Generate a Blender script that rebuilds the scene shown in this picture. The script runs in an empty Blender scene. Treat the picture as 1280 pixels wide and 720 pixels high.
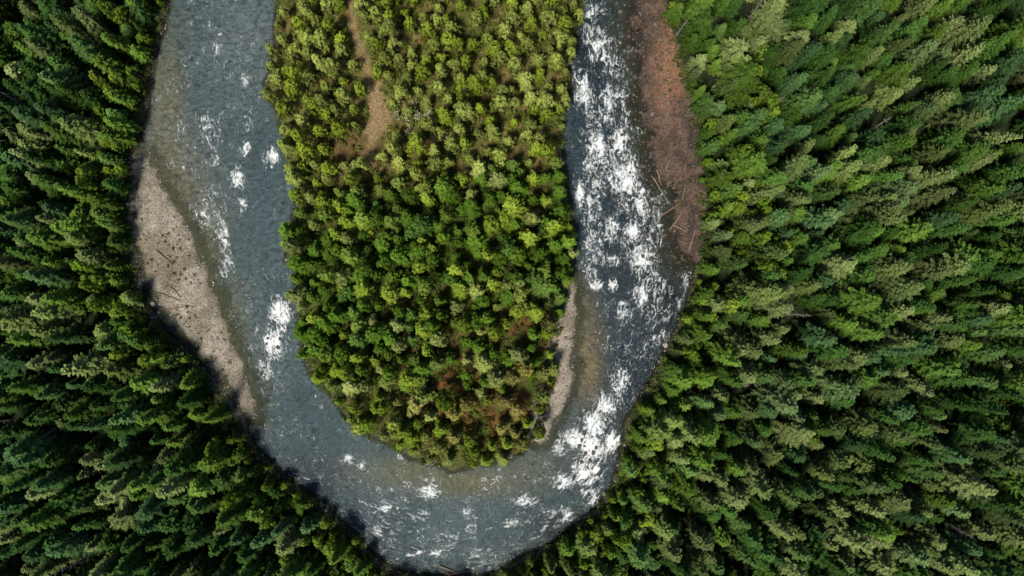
import bpy, math, random
import numpy as np
from mathutils import Vector, Matrix
random.seed(7); rng=np.random.default_rng(7)
S=0.2; CAMH=171.0
def W(px,py): return ((px-640)*S,(360-py)*S)
def lin(r,g,b):
    f=lambda c:(c/255/12.92) if c/255<=0.04045 else ((c/255+0.055)/1.055)**2.4
    return np.array([f(r),f(g),f(b)])
scene=bpy.context.scene
# ------------------------------------------------------------ noise
PERM=rng.random((256,256))
def vnoise(x,y):
    xi=np.floor(x).astype(int); yi=np.floor(y).astype(int); fx=x-xi; fy=y-yi
    fx=fx*fx*(3-2*fx); fy=fy*fy*(3-2*fy)
    a=PERM[xi%256,yi%256]; b=PERM[(xi+1)%256,yi%256]; c=PERM[xi%256,(yi+1)%256]; d=PERM[(xi+1)%256,(yi+1)%256]
    return (a*(1-fx)+b*fx)*(1-fy)+(c*(1-fx)+d*fx)*fy
def fbm(x,y,sc,oct=4,off=0.0):
    x=np.asarray(x,float)/sc+off; y=np.asarray(y,float)/sc+off*1.7; t=0;a=1;n=0
    for i in range(oct):
        t=t+a*vnoise(x,y); n+=a; a*=0.5; x=x*2.03+17.3; y=y*2.03+5.1
    return t/n
def sstep(a,b,x):
    t=np.clip((x-a)/(b-a),0,1); return t*t*(3-2*t)
# ------------------------------------------------------------ outlines
def smooth(pts,closed=False,n=4):
    P=[np.array(p,float) for p in pts]; out=[]
    N=len(P)
    for i in range(N-1):
        p0=P[max(i-1,0)];p1=P[i];p2=P[i+1];p3=P[min(i+2,N-1)]
        for k in range(n):
            t=k/n
            out.append(0.5*((2*p1)+(-p0+p2)*t+(2*p0-5*p1+4*p2-p3)*t*t+(-p0+3*p1-3*p2+p3)*t**3))
    out.append(P[-1]); return out
outer=[(330,-900),(250,-300),(225,-80),(212,0),(200,45),(188,90),(180,140),(172,190),(168,240),(168,290),(171,330),(180,372),(202,408),(236,440),(268,478),(298,520),(322,562),(352,592),(388,622),(424,648),(452,674),(470,700),(500,716),(560,722),(612,718),(650,700),(690,680),(726,652),(762,612),(776,570),(786,520),(810,480),(834,430),(858,385),(870,330),(875,270),(872,220),(864,170),(854,110),(838,60),(826,0),(830,-80),(860,-300),(980,-900)]
inner=[(480,-900),(380,-300),(345,-80),(340,0),(334,50),(328,100),(340,150),(352,200),(362,245),(352,280),(348,315),(360,350),(366,390),(369,430),(382,465),(400,492),(426,530),(468,557),(518,580),(562,592),(614,588),(656,572),(682,542),(692,505),(698,470),(706,420),(716,370),(722,310),(720,250),(710,200),(712,150),(718,100),(726,50),(736,0),(745,-80),(770,-300),(860,-900)]
outerP=np.array([W(*p) for p in smooth(outer)]); innerP=np.array([W(*p) for p in smooth(inner)])
barL=[(186,195),(200,235),(228,282),(252,330),(272,385),(290,435),(306,480),(316,520),(298,502),(270,466),(242,428),(212,394),(188,356),(172,320),(166,260),(172,200)]
barR=[(790,-60),(792,20),(794,70),(802,120),(812,170),(824,215),(838,262),(846,300),(862,314),(885,300),(885,0),(850,-60)]
barI=[(720,345),(722,400),(717,450),(710,490),(696,524),(676,552),(668,530),(680,480),(700,400),(712,350)]
barLp,barRp,barIp=[np.array([W(*p) for p in smooth(b+[b[0]])]) for b in (barL,barR,barI)]
def inpoly(P,x,y):
    r=np.zeros(x.shape,bool); n=len(P)
    for i in range(n):
        x1,y1=P[i]; x2,y2=P[(i+1)%n]
        if y1==y2: continue
        c=((y1>y)!=(y2>y))&(x<(x2-x1)*(y-y1)/(y2-y1)+x1); r^=c
    return r
def dist(P,x,y,closed=False):
    d=np.full(x.shape,1e9); n=len(P)
    for i in range(n if closed else n-1):
        x1,y1=P[i]; x2,y2=P[(i+1)%n]; dx=x2-x1;dy=y2-y1;L=dx*dx+dy*dy+1e-9
        t=np.clip(((x-x1)*dx+(y-y1)*dy)/L,0,1)
        d=np.minimum(d,(x-x1-t*dx)**2+(y-y1-t*dy)**2)
    return np.sqrt(d)
def sd(P,x,y,closed=False):  # positive inside
    return np.where(inpoly(P,x,y),1,-1)*dist(P,x,y,closed)
def fields(x,y):
    wob=(fbm(x,y,6,4,3.3)-0.5)*3.4
    do=-sd(outerP,x,y)+wob*0.7     # positive on outer land
    di=sd(innerP,x,y)+wob          # positive on tongue
    bl=sd(barLp,x,y,True)+wob*1.1; br=sd(barRp,x,y,True)+wob*2.2; bi=sd(barIp,x,y,True)+wob*0.9
    return do,di,bl,br,bi
def height(x,y,F=None):
    do,di,bl,br,bi=F if F else fields(x,y)
    land=np.maximum(do,di-1.6)
    z=np.clip(land*0.45,-1.3,1.5)+np.clip(land-4,0,60)*0.01
    z=np.maximum(z,np.clip(bl*0.10,-1.3,0.4)); z=np.maximum(z,np.clip(br*0.08,-1.3,0.4)-0.03); z=np.maximum(z,np.clip(bi*0.16,-1.3,0.3))
    z=z+(fbm(x,y,3.0,3,9)-0.5)*0.4+(fbm(x,y,18,2,2)-0.5)*0.5*sstep(1,8,land)
    return z
def blob(x,y,px,py,rx,ry,p=1.0):
    cx,cy=W(px,py); return np.exp(-(((x-cx)/(rx*S))**2+((y-cy)/(ry*S))**2)**p)
# ------------------------------------------------------------ material helpers
def newmat(name):
    m=bpy.data.materials.new(name); m.use_nodes=True; nt=m.node_tree; nt.nodes.clear(); return m,nt
def N(nt,t,**k):
    n=nt.nodes.new(t)
    for a,b in k.items(): setattr(n,a,b)
    return n
def math_(nt,op,a,b=None,c=None):
    n=N(nt,'ShaderNodeMath',operation=op)
    for i,v in enumerate((a,b,c)):
        if v is None: continue
        if isinstance(v,(int,float)): n.inputs[i].default_value=v
        else: nt.links.new(v,n.inputs[i])
    return n.outputs[0]
def mixc(nt,mode,fac,a,b):
    n=N(nt,'ShaderNodeMix',data_type='RGBA',blend_type=mode)
    for s,v in ((n.inputs[0],fac),(n.inputs[6],a),(n.inputs[7],b)):
        if isinstance(v,(int,float)): s.default_value=v
        elif isinstance(v,(tuple,list,np.ndarray)): s.default_value=tuple(v)[:3]+(1,)
        else: nt.links.new(v,s)
    return n.outputs[2]
def maprange(nt,v,a,b,c,d):
    n=N(nt,'ShaderNodeMapRange'); n.clamp=True; nt.links.new(v,n.inputs[0])
    for i,q in enumerate((a,b,c,d)): n.inputs[i+1].default_value=q
    return n.outputs[0]
def noise(nt,vec,sc,det=4,rough=0.55,dist_=0.0):
    n=N(nt,'ShaderNodeTexNoise'); n.inputs['Scale'].default_value=sc; n.inputs['Detail'].default_value=det
    n.inputs['Roughness'].default_value=rough; n.inputs['Distortion'].default_value=dist_
    nt.links.new(vec,n.inputs['Vector']); return n.outputs[0]
def vorcol(nt,vec,sc):
    n=N(nt,'ShaderNodeTexVoronoi'); n.inputs['Scale'].default_value=sc; nt.links.new(vec,n.inputs['Vector']); return n
def pos(nt): return N(nt,'ShaderNodeNewGeometry').outputs['Position']
def objco(nt): return N(nt,'ShaderNodeTexCoord').outputs['Object']
def foliage_mat(name,transl=0.25):
    m,nt=newmat(name); L=nt.links
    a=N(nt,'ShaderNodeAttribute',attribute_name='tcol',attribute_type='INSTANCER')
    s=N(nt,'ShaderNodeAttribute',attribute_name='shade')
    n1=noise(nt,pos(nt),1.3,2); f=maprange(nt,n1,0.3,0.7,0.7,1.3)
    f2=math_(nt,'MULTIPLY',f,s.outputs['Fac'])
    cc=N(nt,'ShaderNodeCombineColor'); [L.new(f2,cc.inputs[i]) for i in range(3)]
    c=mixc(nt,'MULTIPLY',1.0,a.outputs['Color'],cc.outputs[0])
    p=N(nt,'ShaderNodeBsdfDiffuse'); L.new(c,p.inputs[0]); out=p.outputs[0]
    if transl:
        t=N(nt,'ShaderNodeBsdfTranslucent'); c2=mixc(nt,'MULTIPLY',1.0,c,(1.25,1.15,0.55)); L.new(c2,t.inputs[0])
        mx=N(nt,'ShaderNodeMixShader'); mx.inputs[0].default_value=transl; L.new(p.outputs[0],mx.inputs[1]); L.new(t.outputs[0],mx.inputs[2]); out=mx.outputs[0]
    o=N(nt,'ShaderNodeOutputMaterial'); L.new(out,o.inputs[0]); return m
def simple_mat(name,c1,c2,sc,rough=0.85,inst=False,bump=0.3):
    m,nt=newmat(name); L=nt.links
    n=noise(nt,objco(nt),sc,5,0.6); c=mixc(nt,'MIX',maprange(nt,n,0.3,0.7,0,1),c1,c2)
    if inst:
        a=N(nt,'ShaderNodeAttribute',attribute_name='tcol',attribute_type='INSTANCER'); c=mixc(nt,'MULTIPLY',1.0,c,a.outputs['Color'])
    p=N(nt,'ShaderNodeBsdfPrincipled'); L.new(c,p.inputs['Base Color']); p.inputs['Roughness'].default_value=rough
    b=N(nt,'ShaderNodeBump'); b.inputs['Strength'].default_value=bump; L.new(n,b.inputs['Height']); L.new(b.outputs[0],p.inputs['Normal'])
    o=N(nt,'ShaderNodeOutputMaterial'); L.new(p.outputs[0],o.inputs[0]); return m
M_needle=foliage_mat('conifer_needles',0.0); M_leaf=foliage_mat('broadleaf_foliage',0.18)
M_bark=simple_mat('bark',(0.07,0.05,0.035),(0.16,0.12,0.09),6)
M_dead=simple_mat('dead_wood',(0.16,0.13,0.11),(0.30,0.26,0.22),5)
M_rock=simple_mat('river_stone',(0.55,0.53,0.5),(1,0.97,0.93),3,0.8,True)
M_log=simple_mat('weathered_wood',(0.16,0.10,0.065),(0.34,0.25,0.18),3)
# ------------------------------------------------------------ mesh helpers
class MB:
    def __init__(s): s.v=[];s.f=[];s.m=[];s.c=[]
    def tube(s,path,radii,n=6,mat=1):
        b=len(s.v)
        for k,(p,r) in enumerate(zip(path,radii)):
            p=Vector(p); q=Vector(path[min(k+1,len(path)-1)])-Vector(path[max(k-1,0)]); q.normalize()
            a=q.orthogonal().normalized(); c=q.cross(a)
            for j in range(n):
                t=2*math.pi*j/n; s.v.append(tuple(p+a*(math.cos(t)*r)+c*(math.sin(t)*r))); s.c.append(1.0)
        for k in range(len(path)-1):
            for j in range(n):
                s.f.append((b+k*n+j,b+k*n+(j+1)%n,b+(k+1)*n+(j+1)%n,b+(k+1)*n+j)); s.m.append(mat)
        s.f.append(tuple(b+(len(path)-1)*n+j for j in range(n))); s.m.append(mat)
        s.f.append(tuple(b+j for j in range(n))[::-1]); s.m.append(mat)
    def kite(s,p,d,side,l,w,c0,c1,mid=0.45,mat=0):
        b=len(s.v)
        s.v+= [tuple(p),tuple(p+d*(l*mid)+side*(w*0.5)),tuple(p+d*l),tuple(p+d*(l*mid)-side*(w*0.5))]
        s.c+=[c0,(c0+c1)/2,c1,(c0+c1)/2]; s.f.append((b,b+1,b+2,b+3)); s.m.append(mat)
    def obj(s,name,mats):
        me=bpy.data.meshes.new(name); me.from_pydata(s.v,[],s.f); 
        for m in mats: me.materials.append(m)
        if len(mats)>1: me.polygons.foreach_set('material_index',s.m)
        a=me.attributes.new('shade','FLOAT','POINT'); a.data.foreach_set('value',s.c); me.update()
        return bpy.data.objects.new(name,me)
UP=Vector((0,0,1))
def conifer(seed,H,R,levels,dead=False,power=0.8,low=0.12,nb=7):
    r=random.Random(seed); mb=MB(); bendx=r.uniform(-.6,.6);bendy=r.uniform(-.6,.6)
    ax=lambda t:Vector((bendx*t*t*1.2,bendy*t*t*1.2,H*t))
    mb.tube([ax(t) for t in (0,.3,.6,.85,1)],[0.018*H*(1-t*0.93) for t in (0,.3,.6,.85,1)],6,1)
    lob=[r.uniform(0.68,1.3) for _ in range(7)]
    for i in range(levels):
        t=low+(0.985-low)*(i+r.uniform(-.3,.3))/levels
        t=min(max(t,low),0.985)
        Rr=R*(1-t)**power/(1-low)**power+0.15
        if t<low+0.12: Rr*=0.8+0.2*(t-low)/0.12
        Rr*=r.uniform(.80,1.14)
        a0=r.uniform(0,6.28)
        for j in range(nb):
            if dead and r.random()<0.5: continue
            if r.random()<0.09: continue
            a=a0+2*math.pi*j/nb+r.uniform(-.35,.35)
            L=Rr*r.uniform(0.7,1.15)*lob[int((a%6.2832)/6.2832*7)%7]
            h=Vector((math.cos(a),math.sin(a),0)); sd_=Vector((-math.sin(a),math.cos(a),0))
            slope=-0.35+0.9*t**2+r.uniform(-.12,.12)
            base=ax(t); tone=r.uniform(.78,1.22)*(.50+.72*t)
            if dead:
                mb.tube([base,base+h*L*0.5+UP*slope*L*.5,base+h*L+UP*slope*L],[0.05,0.03,0.01],3,1); continue
            nseg=max(3,int(L/0.48))
            for k in range(nseg+1):
                u=min(1.0,(k+0.3*r.random())/nseg*0.95+0.05)
                p=base+h*(L*u)+UP*(L*(slope*u-0.22*u*u+0.1*u**3))
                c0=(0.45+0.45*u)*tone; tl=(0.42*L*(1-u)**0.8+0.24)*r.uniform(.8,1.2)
                for sg in (-1,1):
                    d=(h*r.uniform(.7,1.0)+sd_*sg*r.uniform(.6,1.0)+UP*r.uniform(-.5,-.05)); d.normalize()
                    s2=d.cross(UP); s2.normalize(); s2=(s2+UP*r.uniform(-.45,.45)); s2.normalize()
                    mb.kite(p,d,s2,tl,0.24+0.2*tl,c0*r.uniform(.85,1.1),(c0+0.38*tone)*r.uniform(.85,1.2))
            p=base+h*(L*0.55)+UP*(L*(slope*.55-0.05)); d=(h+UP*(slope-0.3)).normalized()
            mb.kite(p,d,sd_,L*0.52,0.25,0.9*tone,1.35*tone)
    return mb.obj('conifer_tree',[M_needle,M_dead if dead else M_bark])
def broadleaf(seed,H,R,nclump,leaves,ls,low=0.25,top=0.9,cone=0.0):
    r=random.Random(seed); mb=MB()
    mb.tube([Vector((0,0,0)),Vector((r.uniform(-.2,.2),r.uniform(-.2,.2),H*.4)),Vector((0,0,H*.85))],[0.022*H,0.015*H,0.004*H],6,1)
    ph=[r.uniform(0,6.28) for _ in range(3)]
    for i in range(nclump):
        a=r.uniform(0,6.283); v=r.random()**0.8
        z=H*(low+(1-low)*v*0.95); 
        prof=math.sqrt(max(0.02,1-((v-0.3)/0.72)**2)) if v>0.3 else 0.75+0.25*v/0.3
        prof=prof*(1-cone)+cone*(1-v)**0.75
        rad=R*prof*(0.86+0.16*math.sin(2*a+ph[0])+0.12*math.sin(3*a+ph[1]))*r.uniform(.5,1.0)
        c=Vector((rad*math.cos(a),rad*math.sin(a),z))
        if i%4==0:
            b0=Vector((0,0,z*r.uniform(.45,.7))); mb.tube([b0,b0.lerp(c,.5)+UP*.1,c],[0.05,0.035,0.015],4,1)
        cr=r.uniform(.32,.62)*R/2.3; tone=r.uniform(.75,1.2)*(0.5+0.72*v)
        outd=(Vector((c.x,c.y,(z-H*0.45)*0.8))+UP*0.5); outd.normalize()
        for k in range(leaves):
            q=Vector((r.gauss(0,1),r.gauss(0,1),r.gauss(0,.8))); q.normalize()
            q=(q+outd*0.45); q.normalize(); p=c+q*cr*r.uniform(.5,1.05)
            nrm=(q+Vector((r.uniform(-.5,.5),r.uniform(-.5,.5),r.uniform(-.1,.8)))).normalized()
            d=nrm.orthogonal(); d.rotate(Matrix.Rotation(r.uniform(0,6.28),3,nrm)); d.normalize(); s2=nrm.cross(d)
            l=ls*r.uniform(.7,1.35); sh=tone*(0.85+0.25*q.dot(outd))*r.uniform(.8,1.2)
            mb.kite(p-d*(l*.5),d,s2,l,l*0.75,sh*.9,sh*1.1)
    return mb.obj('broadleaf_tree',[M_leaf,M_bark])
def coll(name,objs):
    c=bpy.data.collections.new(name)
    for i,o in enumerate(objs): o.name='%s_kind_%02d'%(name,i); c.objects.link(o)
    return c
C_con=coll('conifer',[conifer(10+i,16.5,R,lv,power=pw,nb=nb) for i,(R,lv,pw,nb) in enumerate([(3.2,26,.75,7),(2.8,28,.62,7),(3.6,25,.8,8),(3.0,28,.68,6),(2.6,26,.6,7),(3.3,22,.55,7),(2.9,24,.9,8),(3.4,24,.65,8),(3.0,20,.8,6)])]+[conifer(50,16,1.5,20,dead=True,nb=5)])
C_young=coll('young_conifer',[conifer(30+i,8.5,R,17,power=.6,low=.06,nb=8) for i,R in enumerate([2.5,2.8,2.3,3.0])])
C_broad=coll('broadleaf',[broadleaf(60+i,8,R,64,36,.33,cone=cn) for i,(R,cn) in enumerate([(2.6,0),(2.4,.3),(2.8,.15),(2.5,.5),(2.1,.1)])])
C_shrub=coll('shrub',[broadleaf(80+i,1.8,1.3,20,20,.26,low=.1) for i in range(4)])
def rockmesh(seed):
    import bmesh
    bm=bmesh.new(); bmesh.ops.create_icosphere(bm,subdivisions=2,radius=0.5); r=random.Random(seed)
    ax=[Vector((r.gauss(0,1),r.gauss(0,1),r.gauss(0,1))).normalized() for _ in range(7)]; o=[r.uniform(.3,.45) for _ in ax]
    for v in bm.verts:
        for a,q in zip(ax,o):
            d=v.co.dot(a)
            if d>q: v.co-=a*((d-q)*.85)
        v.co.z*=.65; v.co.x*=1.2
    me=bpy.data.meshes.new('rock'); bm.to_mesh(me); bm.free(); me.materials.append(M_rock); return bpy.data.objects.new('rock',me)
C_rock=coll('stone',[rockmesh(i) for i in range(5)])
def instancer(name,pts,rot,scl,idx,col,collection):
    me=bpy.data.meshes.new(name); n=len(pts); me.vertices.add(n); me.vertices.foreach_set('co',np.asarray(pts,np.float32).ravel())
    for nm,ty,ar,k in (('rot','FLOAT_VECTOR',rot,'vector'),('scl','FLOAT_VECTOR',scl,'vector'),('idx','INT',idx,'value')):
        a=me.attributes.new(nm,ty,'POINT'); a.data.foreach_set(k,np.asarray(ar,np.int32 if ty=='INT' else np.float32).ravel())
    a=me.attributes.new('tcol','FLOAT_COLOR','POINT'); c4=np.ones((n,4),np.float32); c4[:,:3]=col; a.data.foreach_set('color',c4.ravel())
    me.update(); ob=bpy.data.objects.new(name,me); scene.collection.objects.link(ob)
    g=bpy.data.node_groups.new(name+'_nodes','GeometryNodeTree')
    g.interface.new_socket('Geometry',in_out='INPUT',socket_type='NodeSocketGeometry'); g.interface.new_socket('Geometry',in_out='OUTPUT',socket_type='NodeSocketGeometry')
    gi=g.nodes.new('NodeGroupInput'); go=g.nodes.new('NodeGroupOutput'); ip=g.nodes.new('GeometryNodeInstanceOnPoints')
    ci=g.nodes.new('GeometryNodeCollectionInfo'); ci.inputs['Collection'].default_value=collection
    ci.inputs['Separate Children'].default_value=True; ci.inputs['Reset Children'].default_value=True
    def na(nm,dt):
        q=g.nodes.new('GeometryNodeInputNamedAttribute'); q.data_type=dt; q.inputs[0].default_value=nm; return q.outputs[0]
    e=g.nodes.new('FunctionNodeEulerToRotation'); l=g.links
    l.new(na('rot','FLOAT_VECTOR'),e.inputs[0]); l.new(gi.outputs[0],ip.inputs['Points']); l.new(ci.outputs[0],ip.inputs['Instance'])
    ip.inputs['Pick Instance'].default_value=True; l.new(na('idx','INT'),ip.inputs['Instance Index']); l.new(e.outputs[0],ip.inputs['Rotation'])
    l.new(na('scl','FLOAT_VECTOR'),ip.inputs['Scale']); l.new(ip.outputs[0],go.inputs[0])
    md=ob.modifiers.new('instances','NODES'); md.node_group=g; return ob
# ------------------------------------------------------------ ground
def axis(lo,hi,step,far):
    c=list(np.arange(lo,hi+step/2,step)); a=[];s=step;x=lo
    while x>-far: s*=1.35; x-=s; a.append(x)
    b=[];s=step;x=hi
    while x<far: s*=1.35; x+=s; b.append(x)
    return np.array(a[::-1]+c+b)
def gridmesh(name,xs,ys,zf):
    X,Y=np.meshgrid(xs,ys); x=X.ravel();y=Y.ravel(); z=zf(x,y)
    nx,ny=len(xs),len(ys); i=np.arange(nx*ny).reshape(ny,nx)
    q=np.stack([i[:-1,:-1],i[:-1,1:],i[1:,1:],i[1:,:-1]],-1).reshape(-1,4)
    me=bpy.data.meshes.new(name); me.vertices.add(len(x)); me.vertices.foreach_set('co',np.stack([x,y,z],1).astype(np.float32).ravel())
    me.loops.add(q.size); me.loops.foreach_set('vertex_index',q.ravel().astype(np.int32))
    me.polygons.add(len(q)); me.polygons.foreach_set('loop_start',np.arange(0,q.size,4,dtype=np.int32))
    me.polygons.foreach_set('use_smooth',np.ones(len(q),bool)); me.update(calc_edges=True); me.validate()
    ob=bpy.data.objects.new(name,me); scene.collection.objects.link(ob); return ob,x,y,z
xs=axis(-132,132,0.75,2500); ys=axis(-80,90,0.75,2500)
ground,gx,gy,gz=gridmesh('ground',xs,ys,height)
F=fields(gx,gy); do,di,bl,br,bi=F
col=np.tile(lin(36,42,22),(len(gx),1))
def paint(col,w,c): return col*(1-w[:,None])+np.asarray(c)[None,:]*w[:,None]
n1=fbm(gx,gy,5,4,1); n2=fbm(gx,gy,1.6,3,7)
col=paint(col,sstep(.45,.6,n1)*.6,lin(34,52,20))
isl=sstep(0,2,di); upg=sstep(18,32,gy)
col=paint(col,isl,lin(62,68,28)); col=paint(col,isl*sstep(.4,.62,n1),lin(66,84,28)); col=paint(col,isl*upg*.6,lin(104,98,52)); col=paint(col,isl*sstep(.5,.68,n2)*(.25+.55*upg),lin(128,104,66))
trail=np.array([W(*p) for p in smooth([(436,-60),(440,20),(450,60),(464,100),(470,150),(462,205)])])
dtr=dist(trail,gx,gy)
TR=np.clip(sstep(1.4,0.4,dtr+ (n2-.5)*1.8)*.8+sstep(.42,.85,blob(gx,gy,474,148,26,48)+(n1-.5)*1.2+(n2-.5)*1.0)*.8,0,1)
col=paint(col,isl*np.clip(blob(gx,gy,432,190,34,34)+blob(gx,gy,408,112,16,20)+blob(gx,gy,515,160,30,30)*.6,0,1)*.8,lin(98,74,48))
col=paint(col,isl*TR,lin(142,120,86))
br_low=np.clip(blob(gx,gy,645,418,44,34)+blob(gx,gy,600,505,80,50)+blob(gx,gy,560,470,50,34)*.7,0,1)
col=paint(col,isl*br_low*sstep(.35,.6,n2)*.9,lin(112,70,40))
bars=np.clip(sstep(-4,0.5,bl)+sstep(-2.5,.6,bi),0,1)*(do<0.8)
col=paint(col,bars,lin(154,143,128)); col=paint(col,bars*sstep(.45,.68,n1)*.7,lin(112,104,86)); col=paint(col,sstep(-2,1,bl)*sstep(.52,.7,n2)*.4,lin(90,88,64))
wr=sstep(-7,0,br)*(do<1.5)
col=paint(col,wr,lin(96,78,65)); col=paint(col,wr*sstep(.38,.6,n2)*.8,lin(54,49,45)); col=paint(col,wr*np.clip(blob(gx,gy,836,85,18,60),0,1)*.8,lin(146,106,82))
shore=np.maximum(np.exp(-((do)/1.4)**2),np.exp(-((di-1.5)/1.2)**2))*(1-bars)*(1-wr)
col=paint(col,shore*.7,lin(84,76,56))
wet=sstep(0.16,-0.02,gz); col=col*(1-0.45*wet[:,None])
a=ground.data.attributes.new('gcol','FLOAT_COLOR','POINT'); c4=np.ones((len(gx),4),np.float32); c4[:,:3]=col; a.data.foreach_set('color',c4.ravel())
m,nt=newmat('ground_soil_gravel'); L=nt.links
at=N(nt,'ShaderNodeAttribute',attribute_name='gcol'); p0=pos(nt)
nn=noise(nt,p0,2.2,8,0.7); vv=vorcol(nt,p0,3.2); sp=N(nt,'ShaderNodeSeparateColor'); L.new(vv.outputs['Color'],sp.inputs[0])
f=math_(nt,'MULTIPLY',maprange(nt,nn,.3,.7,.5,1.5),maprange(nt,sp.outputs[0],0,1,.7,1.3))
cc=N(nt,'ShaderNodeCombineColor'); [L.new(f,cc.inputs[i]) for i in range(3)]
c=mixc(nt,'MULTIPLY',1.0,at.outputs['Color'],cc.outputs[0])
p=N(nt,'ShaderNodeBsdfPrincipled'); L.new(c,p.inputs['Base Color']); p.inputs['Roughness'].default_value=.9; p.inputs['Specular IOR Level'].default_value=.2
b=N(nt,'ShaderNodeBump'); b.inputs['Strength'].default_value=.6; b.inputs['Distance'].default_value=.15; L.new(nn,b.inputs['Height']); L.new(b.outputs[0],p.inputs['Normal'])
o=N(nt,'ShaderNodeOutputMaterial'); L.new(p.outputs[0],o.inputs[0]); ground.data.materials.append(m)
# ------------------------------------------------------------ river
center=[(370,-500),(300,-200),(272,-60),(268,0),(262,60),(258,120),(262,180),(272,240),(290,300),(312,350),(326,400),(336,450),(352,500),(385,550),(430,592),(490,632),(560,650),(620,645),(675,622),(718,585),(742,540),(756,490),(770,430),(788,370),(792,310),(785,250),(778,190),(770,130),(768,60),(775,0),(780,-60),(800,-200),(860,-500)]
cen=np.array([W(*p) for p in smooth(center)])
seg=np.linalg.norm(np.diff(cen,axis=0),axis=1); cum=np.concatenate([[0],np.cumsum(seg)])
def flowco(x,y):
    bd=np.full(x.shape,1e18); bs=np.zeros(x.shape); bn=np.zeros(x.shape)
    for i in range(len(cen)-1):
        x1,y1=cen[i];dx,dy=cen[i+1]-cen[i];Ls=dx*dx+dy*dy
        t=((x-x1)*dx+(y-y1)*dy)/Ls; tc=np.clip(t,0,1); ex=x-x1-tc*dx; ey=y-y1-tc*dy; d=ex*ex+ey*ey
        m_=d<bd; bd=np.where(m_,d,bd); bs=np.where(m_,cum[i]+tc*seg[i],bs); bn=np.where(m_,np.sign(dx*ey-dy*ex)*np.sqrt(d),bn)
    return bs,bn
wx=axis(-98,50,0.6,300); wy=axis(-76,86,0.6,300)
river,rx,ry,rz=gridmesh('river_water',wx,wy,lambda x,y:(fbm(x,y,2.2,3,4)-.5)*.16)
fs,fd=flowco(rx,ry)
gh=height(rx,ry); depth=-gh
Fd=fields(rx,ry)
wc=np.tile(lin(62,78,80),(len(rx),1)); big=fbm(rx,ry,12,4,21)
wc=paint(wc,sstep(.4,.65,big)*.6,lin(42,60,64))
rt=sstep(8,22,rx)*sstep(-60,-35,ry)
wc=paint(wc,rt*.9,lin(26,41,48))
for (px,py,ax_,ay_,c,w) in [
  (300,30,70,110,(88,98,97),.7),(205,150,26,120,(94,94,76),.9),(215,235,34,60,(108,100,80),.9),(260,310,26,80,(94,94,74),.8),(290,420,22,70,(86,88,70),.8),  # first blob: pale sky glare painted into the water colour
  (330,250,25,70,(58,74,78),.6),(320,480,22,60,(76,84,80),.6),(400,600,60,30,(28,44,54),.85),(480,665,60,30,(38,55,62),.7),(600,690,90,25,(48,63,62),.6),
  (500,590,70,20,(84,86,62),.8),(590,605,70,18,(94,90,64),.8),(660,585,40,24,(80,80,58),.7),(737,450,18,70,(104,94,68),.85),(725,400,14,50,(90,86,62),.7),
  (700,560,20,24,(72,76,64),.6),(730,60,14,80,(20,33,40),.7),(815,330,34,60,(20,29,33),.85),(840,375,24,50,(14,21,24),.9),(806,130,18,120,(56,53,45),.7),(790,60,16,80,(64,62,54),.6),  # dark right-bank blobs: deep water plus painted-in tree reflection
  (800,440,24,50,(22,35,42),.7),(700,660,50,24,(22,35,38),.8),(185,390,20,50,(18,23,22),.9),(240,450,30,26,(20,27,27),.9),(300,530,30,30,(24,33,36),.8),(360,605,40,20,(18,30,36),.8)]:  # dark bank water, with tree shade painted into its colour
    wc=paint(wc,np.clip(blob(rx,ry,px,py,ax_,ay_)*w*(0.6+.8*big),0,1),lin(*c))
wc=paint(wc,sstep(.8,.1,depth)*.45,lin(80,80,56))
wc=paint(wc,np.exp(-((Fd[0])/3.0)**2)*.5*(ry<20),lin(18,26,24))  # painted dark band: tree shade and reflection along the outer banks
fo=np.zeros(len(rx))
foam=[(270,60,8,12,.8),(305,100,7,12,.85),(307,186,7,12,1),(340,195,10,16,1),(297,224,9,18,1.0),(302,255,6,12,1),(252,272,14,24,.8),(278,290,10,40,.85),(283,330,10,30,.75),(262,250,16,20,.7),
(350,392,16,22,1.15),(343,428,16,26,1.15),(330,462,12,18,.9),(228,135,8,10,.65),(225,165,12,25,.6),(262,160,20,40,.6),(310,150,14,30,.6),(436,575,7,10,.95),(452,582,8,8,.85),(480,636,12,6,.95),(536,614,16,12,1),(528,645,12,10,.85),(502,572,12,6,.8),(582,640,10,8,.8),(622,600,10,8,.8),(656,626,18,10,.95),(640,655,14,8,.85),(472,662,8,14,.9),(545,690,20,10,.85),(600,695,30,10,.7),(520,690,30,12,.65),
(728,112,12,28,1.05),(745,60,16,30,.88),(738,14,14,20,.88),(748,185,14,26,1.05),(776,176,14,24,1.05),(782,222,22,34,1.05),(724,242,8,20,1.05),(740,205,14,20,.85),(766,285,12,20,.95),(792,290,16,22,.98),(802,322,20,24,1.05),(745,357,10,9,1.05),(766,356,7,10,1.05),(802,372,14,22,.98),(780,392,14,18,.85),(800,250,18,50,.85),(760,130,12,40,.85),(815,345,12,24,.85),(735,300,8,40,.7),
(718,548,18,14,1.1),(744,530,20,26,1.12),(740,562,22,24,1.15),(733,590,20,22,1.12),(766,555,12,20,1.1),(756,506,18,22,1),(706,602,16,14,1),(708,645,12,14,.85),(775,480,16,28,.85),(740,620,18,16,.85),(752,430,10,34,.6),(700,560,14,12,.85)]
for (px,py,a_,b_,s_) in foam: fo=np.maximum(fo,.88*s_*blob(rx,ry,px,py,a_*1.25,b_*1.15,.95))
mod=sstep(.36,.62,fbm(rx,ry,5,3,31))
fo=np.maximum(fo,(.20+.40*mod)*sstep(13,20,rx)*sstep(-8,0,ry)); fo=np.maximum(fo,(.16+.36*mod)*sstep(15,22,rx)*sstep(-56,-40,ry))
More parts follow.
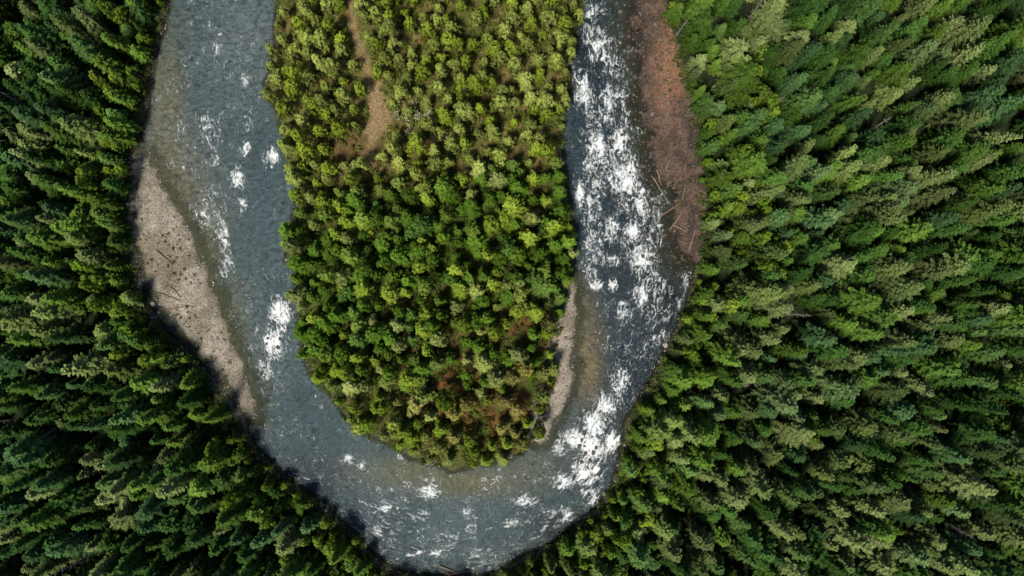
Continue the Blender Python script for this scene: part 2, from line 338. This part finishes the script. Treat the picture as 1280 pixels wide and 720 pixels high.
fo=np.maximum(fo,.08+.28*sstep(.35,.6,fbm(rx,ry,6,3,41))); fo=np.maximum(fo,(.14+.32*mod)*sstep(-38,-50,ry))
fo=np.maximum(fo,(.18+.34*mod)*blob(rx,ry,268,230,46,170))
fo*=sstep(-.02,.35,depth)*(1-.6*np.clip(blob(rx,ry,735,450,22,50),0,1))
me=river.data
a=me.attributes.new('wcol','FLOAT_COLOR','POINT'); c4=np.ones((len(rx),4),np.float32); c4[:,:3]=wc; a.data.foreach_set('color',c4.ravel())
a=me.attributes.new('foam','FLOAT','POINT'); a.data.foreach_set('value',fo.astype(np.float32))
a=me.attributes.new('cover','FLOAT','POINT'); a.data.foreach_set('value',(sstep(-.02,.6,depth)*.85+.15).astype(np.float32))
a=me.attributes.new('flow','FLOAT_VECTOR','POINT'); a.data.foreach_set('vector',np.stack([fs,fd,0*fs],1).astype(np.float32).ravel())
m,nt=newmat('river_water'); L=nt.links
fl=N(nt,'ShaderNodeAttribute',attribute_name='flow'); fv=fl.outputs['Vector']; p0=pos(nt)
def vscale(v,s):
    q=N(nt,'ShaderNodeMapping'); q.inputs['Scale'].default_value=s; L.new(v,q.inputs['Vector']); return q.outputs[0]
fa=N(nt,'ShaderNodeAttribute',attribute_name='foam').outputs['Fac']
na=noise(nt,vscale(fv,(.40,.75,1)),1.0,9,.70,1.5); nb=noise(nt,vscale(p0,(1.8,1.8,1)),1.0,6,.72,.6)
nsum=math_(nt,'ADD',math_(nt,'MULTIPLY',na,.68),math_(nt,'MULTIPLY',nb,.32))
fsum=math_(nt,'ADD',nsum,math_(nt,'MULTIPLY',fa,.28)); ff=maprange(nt,fsum,.655,.735,0,1)
aer=maprange(nt,fsum,.60,.70,0,.16)
rip=noise(nt,vscale(fv,(1.1,.6,1)),1.0,6,.68,.6); rip2=noise(nt,vscale(p0,(3.0,3.0,1)),1.0,4,.7)
rs=math_(nt,'ADD',math_(nt,'MULTIPLY',rip,.55),math_(nt,'MULTIPLY',rip2,.45)); rf=maprange(nt,rs,.40,.62,.35,2.0)  # ripple highlights and shading painted in as a colour multiplier
cc=N(nt,'ShaderNodeCombineColor'); [L.new(rf,cc.inputs[i]) for i in range(3)]
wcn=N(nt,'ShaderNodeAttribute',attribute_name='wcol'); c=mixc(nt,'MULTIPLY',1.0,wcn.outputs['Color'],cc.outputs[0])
c=mixc(nt,'MIX',aer,c,(.28,.36,.36))
c=mixc(nt,'MIX',ff,c,(.84,.86,.84))
p=N(nt,'ShaderNodeBsdfPrincipled'); L.new(c,p.inputs['Base Color']); L.new(maprange(nt,ff,0,1,.08,.8),p.inputs['Roughness']); p.inputs['IOR'].default_value=1.33
hs=math_(nt,'ADD',rs,math_(nt,'MULTIPLY',ff,.3)); b=N(nt,'ShaderNodeBump'); b.inputs['Strength'].default_value=.9; b.inputs['Distance'].default_value=.45; L.new(hs,b.inputs['Height']); L.new(b.outputs[0],p.inputs['Normal'])
tr=N(nt,'ShaderNodeBsdfTransparent'); tr.inputs[0].default_value=(.75,.8,.72,1); mx=N(nt,'ShaderNodeMixShader')
cv=N(nt,'ShaderNodeAttribute',attribute_name='cover').outputs['Fac']; L.new(math_(nt,'MAXIMUM',cv,ff),mx.inputs[0]); L.new(tr.outputs[0],mx.inputs[1]); L.new(p.outputs[0],mx.inputs[2])
o=N(nt,'ShaderNodeOutputMaterial'); L.new(mx.outputs[0],o.inputs[0]); me.materials.append(m)
# ------------------------------------------------------------ scatter
def poisson(x0,x1,y0,y1,n,rad_f):
    X=rng.uniform(x0,x1,n);Y=rng.uniform(y0,y1,n);R=rad_f(X,Y); cell=3.0; H={};out=[]
    for i in range(n):
        r=R[i]
        if r<=0: continue
        cx=int(X[i]//cell);cy=int(Y[i]//cell);k=int(r//cell)+1;ok=True
        for a in range(cx-k,cx+k+1):
            for b_ in range(cy-k,cy+k+1):
                for j in H.get((a,b_),()):
                    if (X[i]-X[j])**2+(Y[i]-Y[j])**2<r*r: ok=False;break
                if not ok:break
            if not ok:break
        if ok: H.setdefault((cx,cy),[]).append(i); out.append(i)
    return X[out],Y[out]
def mixcol(pal,w):
    w=w/w.sum(1,keepdims=True); return w@np.array(pal)
def rots(n,tilt=.05): return np.stack([rng.normal(0,tilt,n),rng.normal(0,tilt,n),rng.uniform(0,6.283,n)],1)
# outer conifer forest
def rf_outer(x,y):
    d=-sd(outerP,x,y); gap=fbm(x,y,6,3,155)
    return np.where((d>1.8)&((gap>.27)|(d<8)),rng.uniform(2.7,5.6,x.shape)+1.2*(fbm(x,y,12,2,55)-.5),0)
X,Y=poisson(-170,170,-108,112,46000,rf_outer); n=len(X)
d=-sd(outerP,X,Y)
hgt=(.48+.68*rng.random(n)+.5*(fbm(X,Y,14,3,61)-.5))*(0.62+.38*sstep(1,14,d))
wid=(0.58+.50*hgt)*rng.uniform(.76,1.25,n)*(.8+.2*sstep(0,10,d))
g=fbm(X,Y,16,3,71); r1=rng.random(n); r2=rng.random(n)
pal=[(.028,.068,.017),(.058,.118,.020),(.115,.190,.025),(.180,.210,.075),(.058,.112,.052)]
edge=sstep(18,2,d)
w=np.stack([.45+7*np.clip(g-.42,0,1)*(r1>.3),.8*np.ones(n),(r2>.75)*1.3+edge*2.6*(r2>.2),((r1<.22))*2.3+(X>30)*(r2<.22)*1.2,(r1>.75)*1.6],1)
tc=mixcol(pal,w)*rng.uniform(.6,1.45,n)[:,None]
deadm=rng.random(n)<.014
idx=np.where(deadm,9,rng.integers(0,9,n)); 
pts=np.stack([X,Y,height(X,Y)-.1],1)
print('conifers',n)
instancer('conifer_forest',pts,rots(n,.075),np.stack([wid,wid,hgt],1),idx,tc,C_con)
# bright broadleaf edge of the outer banks
def rf_edge(x,y):
    d=-sd(outerP,x,y); dens=fbm(x,y,8,3,77); right=(x>20)&(y>0)
    return np.where((d>.4)&(d<np.where(right,18,8))&(dens>np.where(right,.46,.40)),2.8,0)
X,Y=poisson(-130,90,-90,100,16000,rf_edge); n=len(X); d=-sd(outerP,X,Y)
s=rng.uniform(.5,1.15,n)*(.6+.4*sstep(0,5,d)); zs=s*np.where(d>7,1.5,1.1)
w=rng.random((n,3))**2; tc=mixcol([(.145,.245,.022),(.21,.28,.033),(.08,.15,.020)],w)*rng.uniform(.75,1.2,n)[:,None]
instancer('riverside_broadleaf_trees',np.stack([X,Y,height(X,Y)-.1],1),rots(n,.08),np.stack([s,s,zs],1),rng.integers(0,5,n),tc,C_broad)
# tongue of land inside the bend
def clearing(x,y):
    t=np.clip(1.2*blob(x,y,474,148,22,50)+1.1*blob(x,y,434,192,22,22)+1.0*blob(x,y,408,112,12,18)+.75*blob(x,y,515,165,24,18)+.6*blob(x,y,590,95,40,18)+.9*blob(x,y,642,420,28,22)+.8*blob(x,y,655,480,20,24)+.9*blob(x,y,592,525,38,18)+.8*blob(x,y,560,470,22,18)+.5*blob(x,y,510,60,30,16)+.6*blob(x,y,690,170,14,18),0,1.3)
    return np.maximum(t,(dist(trail,x,y)<1.9)*1.0)
def rf_isl(x,y):
    k=CAMH/(CAMH-5); di=sd(innerP,x*k,y*k); c=clearing(x,y)+(fbm(x,y,5,3,81)-.5)*.7
    up=sstep(20,34,y)
    rad=rng.uniform(2.4,4.1,x.shape)+up*.3+sstep(-20,-32,y)*.2
    return np.where((di>1.4)&(c<.46),rad,0)
X,Y=poisson(-75,45,-60,112,42000,rf_isl); n=len(X); di_=sd(innerP,X,Y)
up=sstep(22,34,Y+(fbm(X,Y,12,2,91)-.5)*14); low=sstep(-16,-30,Y); mid=(1-up)*(1-low)
s=rng.uniform(.60,1.22,n)*(1-.08*up-.1*low)*(.8+.2*sstep(1,6,di_))
r1=rng.random(n);r2=rng.random(n)
redz=np.clip(blob(X,Y,645,418,50,40)+blob(X,Y,600,505,85,50),0,1)
w=np.stack([mid*1.3*(r1>.35)+.10,.8-.4*up,up*2.2+low*.5+(r1<.3)*1.2,up*1.8*(r2>.4)+low*.8*(r2>.6)+(r2<.1)*2,mid*(r2>.8)*1.2+.05,redz*(r2>.72)*3],1)
tc=mixcol([(.052,.108,.013),(.120,.200,.019),(.235,.295,.032),(.300,.305,.115),(.078,.155,.046),(.24,.14,.05)],w)*rng.uniform(.72,1.3,n)[:,None]
isyoung=(rng.random(n)<(.55*mid+.45*low+.12*up))
zz=height(X,Y)-.1; P=np.stack([X,Y,zz],1); sv=np.stack([s,s,s*rng.uniform(.85,1.35,n)],1)
i=isyoung; instancer('young_conifer_stand',P[i],rots(i.sum(),.06),sv[i],rng.integers(0,4,i.sum()),tc[i],C_young)
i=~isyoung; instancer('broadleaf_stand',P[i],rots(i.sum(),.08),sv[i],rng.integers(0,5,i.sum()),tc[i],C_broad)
print('island',n)
# shrubs
def rf_sh(x,y):
    do_=-sd(outerP,x,y); di_=sd(innerP,x,y); tr_=dist(trail,x,y)
    ok=((do_>0.2)&(do_<5))|((di_>1.3)&(tr_>1.3)&(fbm(x,y,4,3,95)>.36)&(clearing(x,y)<.95))
    gp=(do_>6)&(fbm(x,y,6,3,155)<.31)
    wr_=(sd(barRp,x,y,True)>1.5)&(do_>-5)&(fbm(x,y,3,3,96)>.50)
    bl_=(sd(barLp,x,y,True)>1.2)&(fbm(x,y,3,3,97)>.57)
    return np.where(ok|wr_|bl_|gp,1.2,0)
X,Y=poisson(-135,135,-80,95,78000,rf_sh); n=len(X); do_=-sd(outerP,X,Y); di_=sd(innerP,X,Y)
lowb=np.clip(blob(X,Y,645,440,55,60)+blob(X,Y,595,510,90,50)+blob(X,Y,440,190,50,45)+blob(X,Y,560,400,40,30)*.4,0,1)
r1=rng.random(n); bar=(do_<0)&(di_<0); upS=sstep(20,32,Y)*(di_>0)
w=np.stack([.8*(r1>.3)+0*r1,.25*(r1<.3)+.1+upS*.7,lowb*1.8*(r1>.35),.15*(r1>.8)+bar*.5,.5*(1-upS)+0*r1],1)
tc=mixcol([(.085,.145,.02),(.22,.26,.05),(.23,.10,.04),(.22,.17,.08),(.045,.088,.016)],w)*rng.uniform(.7,1.2,n)[:,None]
s=rng.uniform(.35,.9,n)*np.where(bar,.5,1)*np.where(do_>6,1.3,1); instancer('shrubs',np.stack([X,Y,height(X,Y)-.1],1),rots(n,.1),np.stack([s,s,s*rng.uniform(.6,1.2,n)],1),rng.integers(0,4,n),tc,C_shrub)
print('shrubs',n)
# pale flowering bushes
X=rng.normal(W(545,150)[0],4.5,26);Y=rng.normal(W(545,150)[1],2.2,26)
instancer('pale_bushes',np.stack([X,Y,height(X,Y)],1),rots(26),np.full((26,3),.9),rng.integers(0,4,26),np.tile([.40,.41,.24],(26,1))*rng.uniform(.8,1.1,26)[:,None],C_shrub)
# stones
def rf_st(x,y):
    b1=sd(barLp,x,y,True);b2=sd(barRp,x,y,True);b3=sd(barIp,x,y,True);do_=-sd(outerP,x,y)
    di2=sd(innerP,x,y)
    ok=(b1>-1)|((b2>-6))|(b3>-1)|((np.abs(do_)<1.6)&(fbm(x,y,5,2,99)>.45))|((np.abs(di2-1)<1.5)&(fbm(x,y,5,2,98)>.5))
    return np.where(ok&(do_<1.6),.5,0)
X,Y=poisson(-98,52,-74,84,90000,rf_st); n=len(X); s=.12+.34*rng.random(n)**3+(rng.random(n)<.04)*.7*rng.random(n)
isr=(sd(barRp,X,Y,True)>-7); tc=np.where(isr[:,None],np.array([[.17,.14,.12]]),np.array([[.36,.335,.295]]))*rng.uniform(.45,1.3,n)[:,None]
instancer('river_stones',np.stack([X,Y,height(X,Y)+s*.1],1),rots(n,.2),np.stack([s,s*rng.uniform(.7,1.2,n),s],1)*1.3,rng.integers(0,5,n),tc,C_rock)
print('stones',n)
# mid river boulders
X=[];Y=[]
for (px,py,k,sp) in [(760,250,26,26),(800,310,22,16),(345,410,14,14),(735,560,18,18),(280,300,14,26),(640,640,12,40),(740,430,12,12),(520,690,10,40),(800,180,40,22),(795,90,30,22)]:
    for _ in range(k): q=W(random.gauss(px,sp),random.gauss(py,sp*1.5)); X.append(q[0]);Y.append(q[1])
n=len(X); s=rng.uniform(.4,1.2,n)
instancer('river_boulders',np.stack([X,Y,np.full(n,-.05)],1),rots(n,.2),np.stack([s,s,s],1),rng.integers(0,5,n),np.tile([.10,.09,.08],(n,1)),C_rock)
# driftwood
mb=MB()
def log(px,py,ang,L_,r_):
    x,y=W(px,py); dx,dy=math.cos(ang),math.sin(ang); pth=[]
    for t in (0,.12,.4,.7,1):
        xx=x+dx*L_*(t-.5)+random.uniform(-.12,.12);yy=y+dy*L_*(t-.5)+random.uniform(-.12,.12)
        pth.append(Vector((xx,yy,max(.1,float(height(np.array([xx]),np.array([yy]))[0]))+r_*1.1)))
    mb.tube(pth,[r_*1.5,r_,r_*.9,r_*.75,r_*.45],7,0)
    for k in range(3):
        t=random.uniform(.3,.9); p_=pth[0].lerp(pth[-1],t); a2=ang+random.choice((-1,1))*random.uniform(.5,1.2)
        q=p_+Vector((math.cos(a2),math.sin(a2),.3))*random.uniform(.5,1.3); mb.tube([p_,q],[r_*.35,r_*.12],4,0)
    for k in range(4):
        a2=random.uniform(0,6.28); q=pth[0]+Vector((math.cos(a2)*.6-dx*.4,math.sin(a2)*.6-dy*.4,.25*math.sin(a2*2)+.1)); mb.tube([pth[0],q],[r_*.5,r_*.15],4,0)
for (px,py,a_,L_) in [(828,240,-1.0,8),(838,262,.6,6),(846,275,.9,5),(826,298,.5,4),(824,222,-1.2,4),(850,285,-.4,4),(835,205,1.3,3),(855,240,1.4,4),(835,140,1.1,3),
  (206,322,-.6,5),(199,340,.5,5),(214,372,-.4,6),(222,385,.3,5),(210,350,1.3,3.5),(220,365,-.9,4),(575,716,.1,6),(560,712,-.5,4),(640,708,.5,5),(865,300,1.3,5)]:
    log(px,py,a_+random.uniform(-.15,.15),L_,random.uniform(.12,.20))
for _ in range(22):
    px,py=(random.gauss(844,8),random.gauss(240,50)); log(px,py,random.uniform(0,3.1),random.uniform(1.,2.4),random.uniform(.05,.1))
for _ in range(12): log(random.gauss(210,9),random.gauss(352,20),random.uniform(0,3.1),random.uniform(1.,2.5),random.uniform(.05,.1))
ob=mb.obj('driftwood',[M_log]); scene.collection.objects.link(ob)
# ------------------------------------------------------------ light
sdir=Vector((-.5,-.86,0)).normalized(); el=math.radians(58)
sv_=Vector((sdir.x*math.cos(el),sdir.y*math.cos(el),math.sin(el)))
sl=bpy.data.lights.new('sun','SUN'); sl.energy=4.3; sl.angle=math.radians(12); sl.color=(1,.95,.85)
so=bpy.data.objects.new('sun',sl); so.rotation_euler=sv_.to_track_quat('Z','Y').to_euler(); so.location=(0,0,120); scene.collection.objects.link(so)
w_=bpy.data.worlds.new('World'); scene.world=w_; w_.use_nodes=True; nt=w_.node_tree
sky=nt.nodes.new('ShaderNodeTexSky'); sky.sky_type='NISHITA'; sky.sun_disc=False; sky.sun_elevation=el; sky.sun_rotation=math.atan2(sdir.x,sdir.y)
nt.links.new(sky.outputs[0],nt.nodes['Background'].inputs[0]); nt.nodes['Background'].inputs[1].default_value=.085
cam=bpy.data.cameras.new('camera'); cam.sensor_width=36; cam.lens=24; cam.clip_end=6000
co=bpy.data.objects.new('camera',cam); co.location=(0,0,CAMH); scene.collection.objects.link(co); scene.camera=co
scene.view_settings.view_transform='Standard'; scene.view_settings.look='None'; scene.view_settings.exposure=0
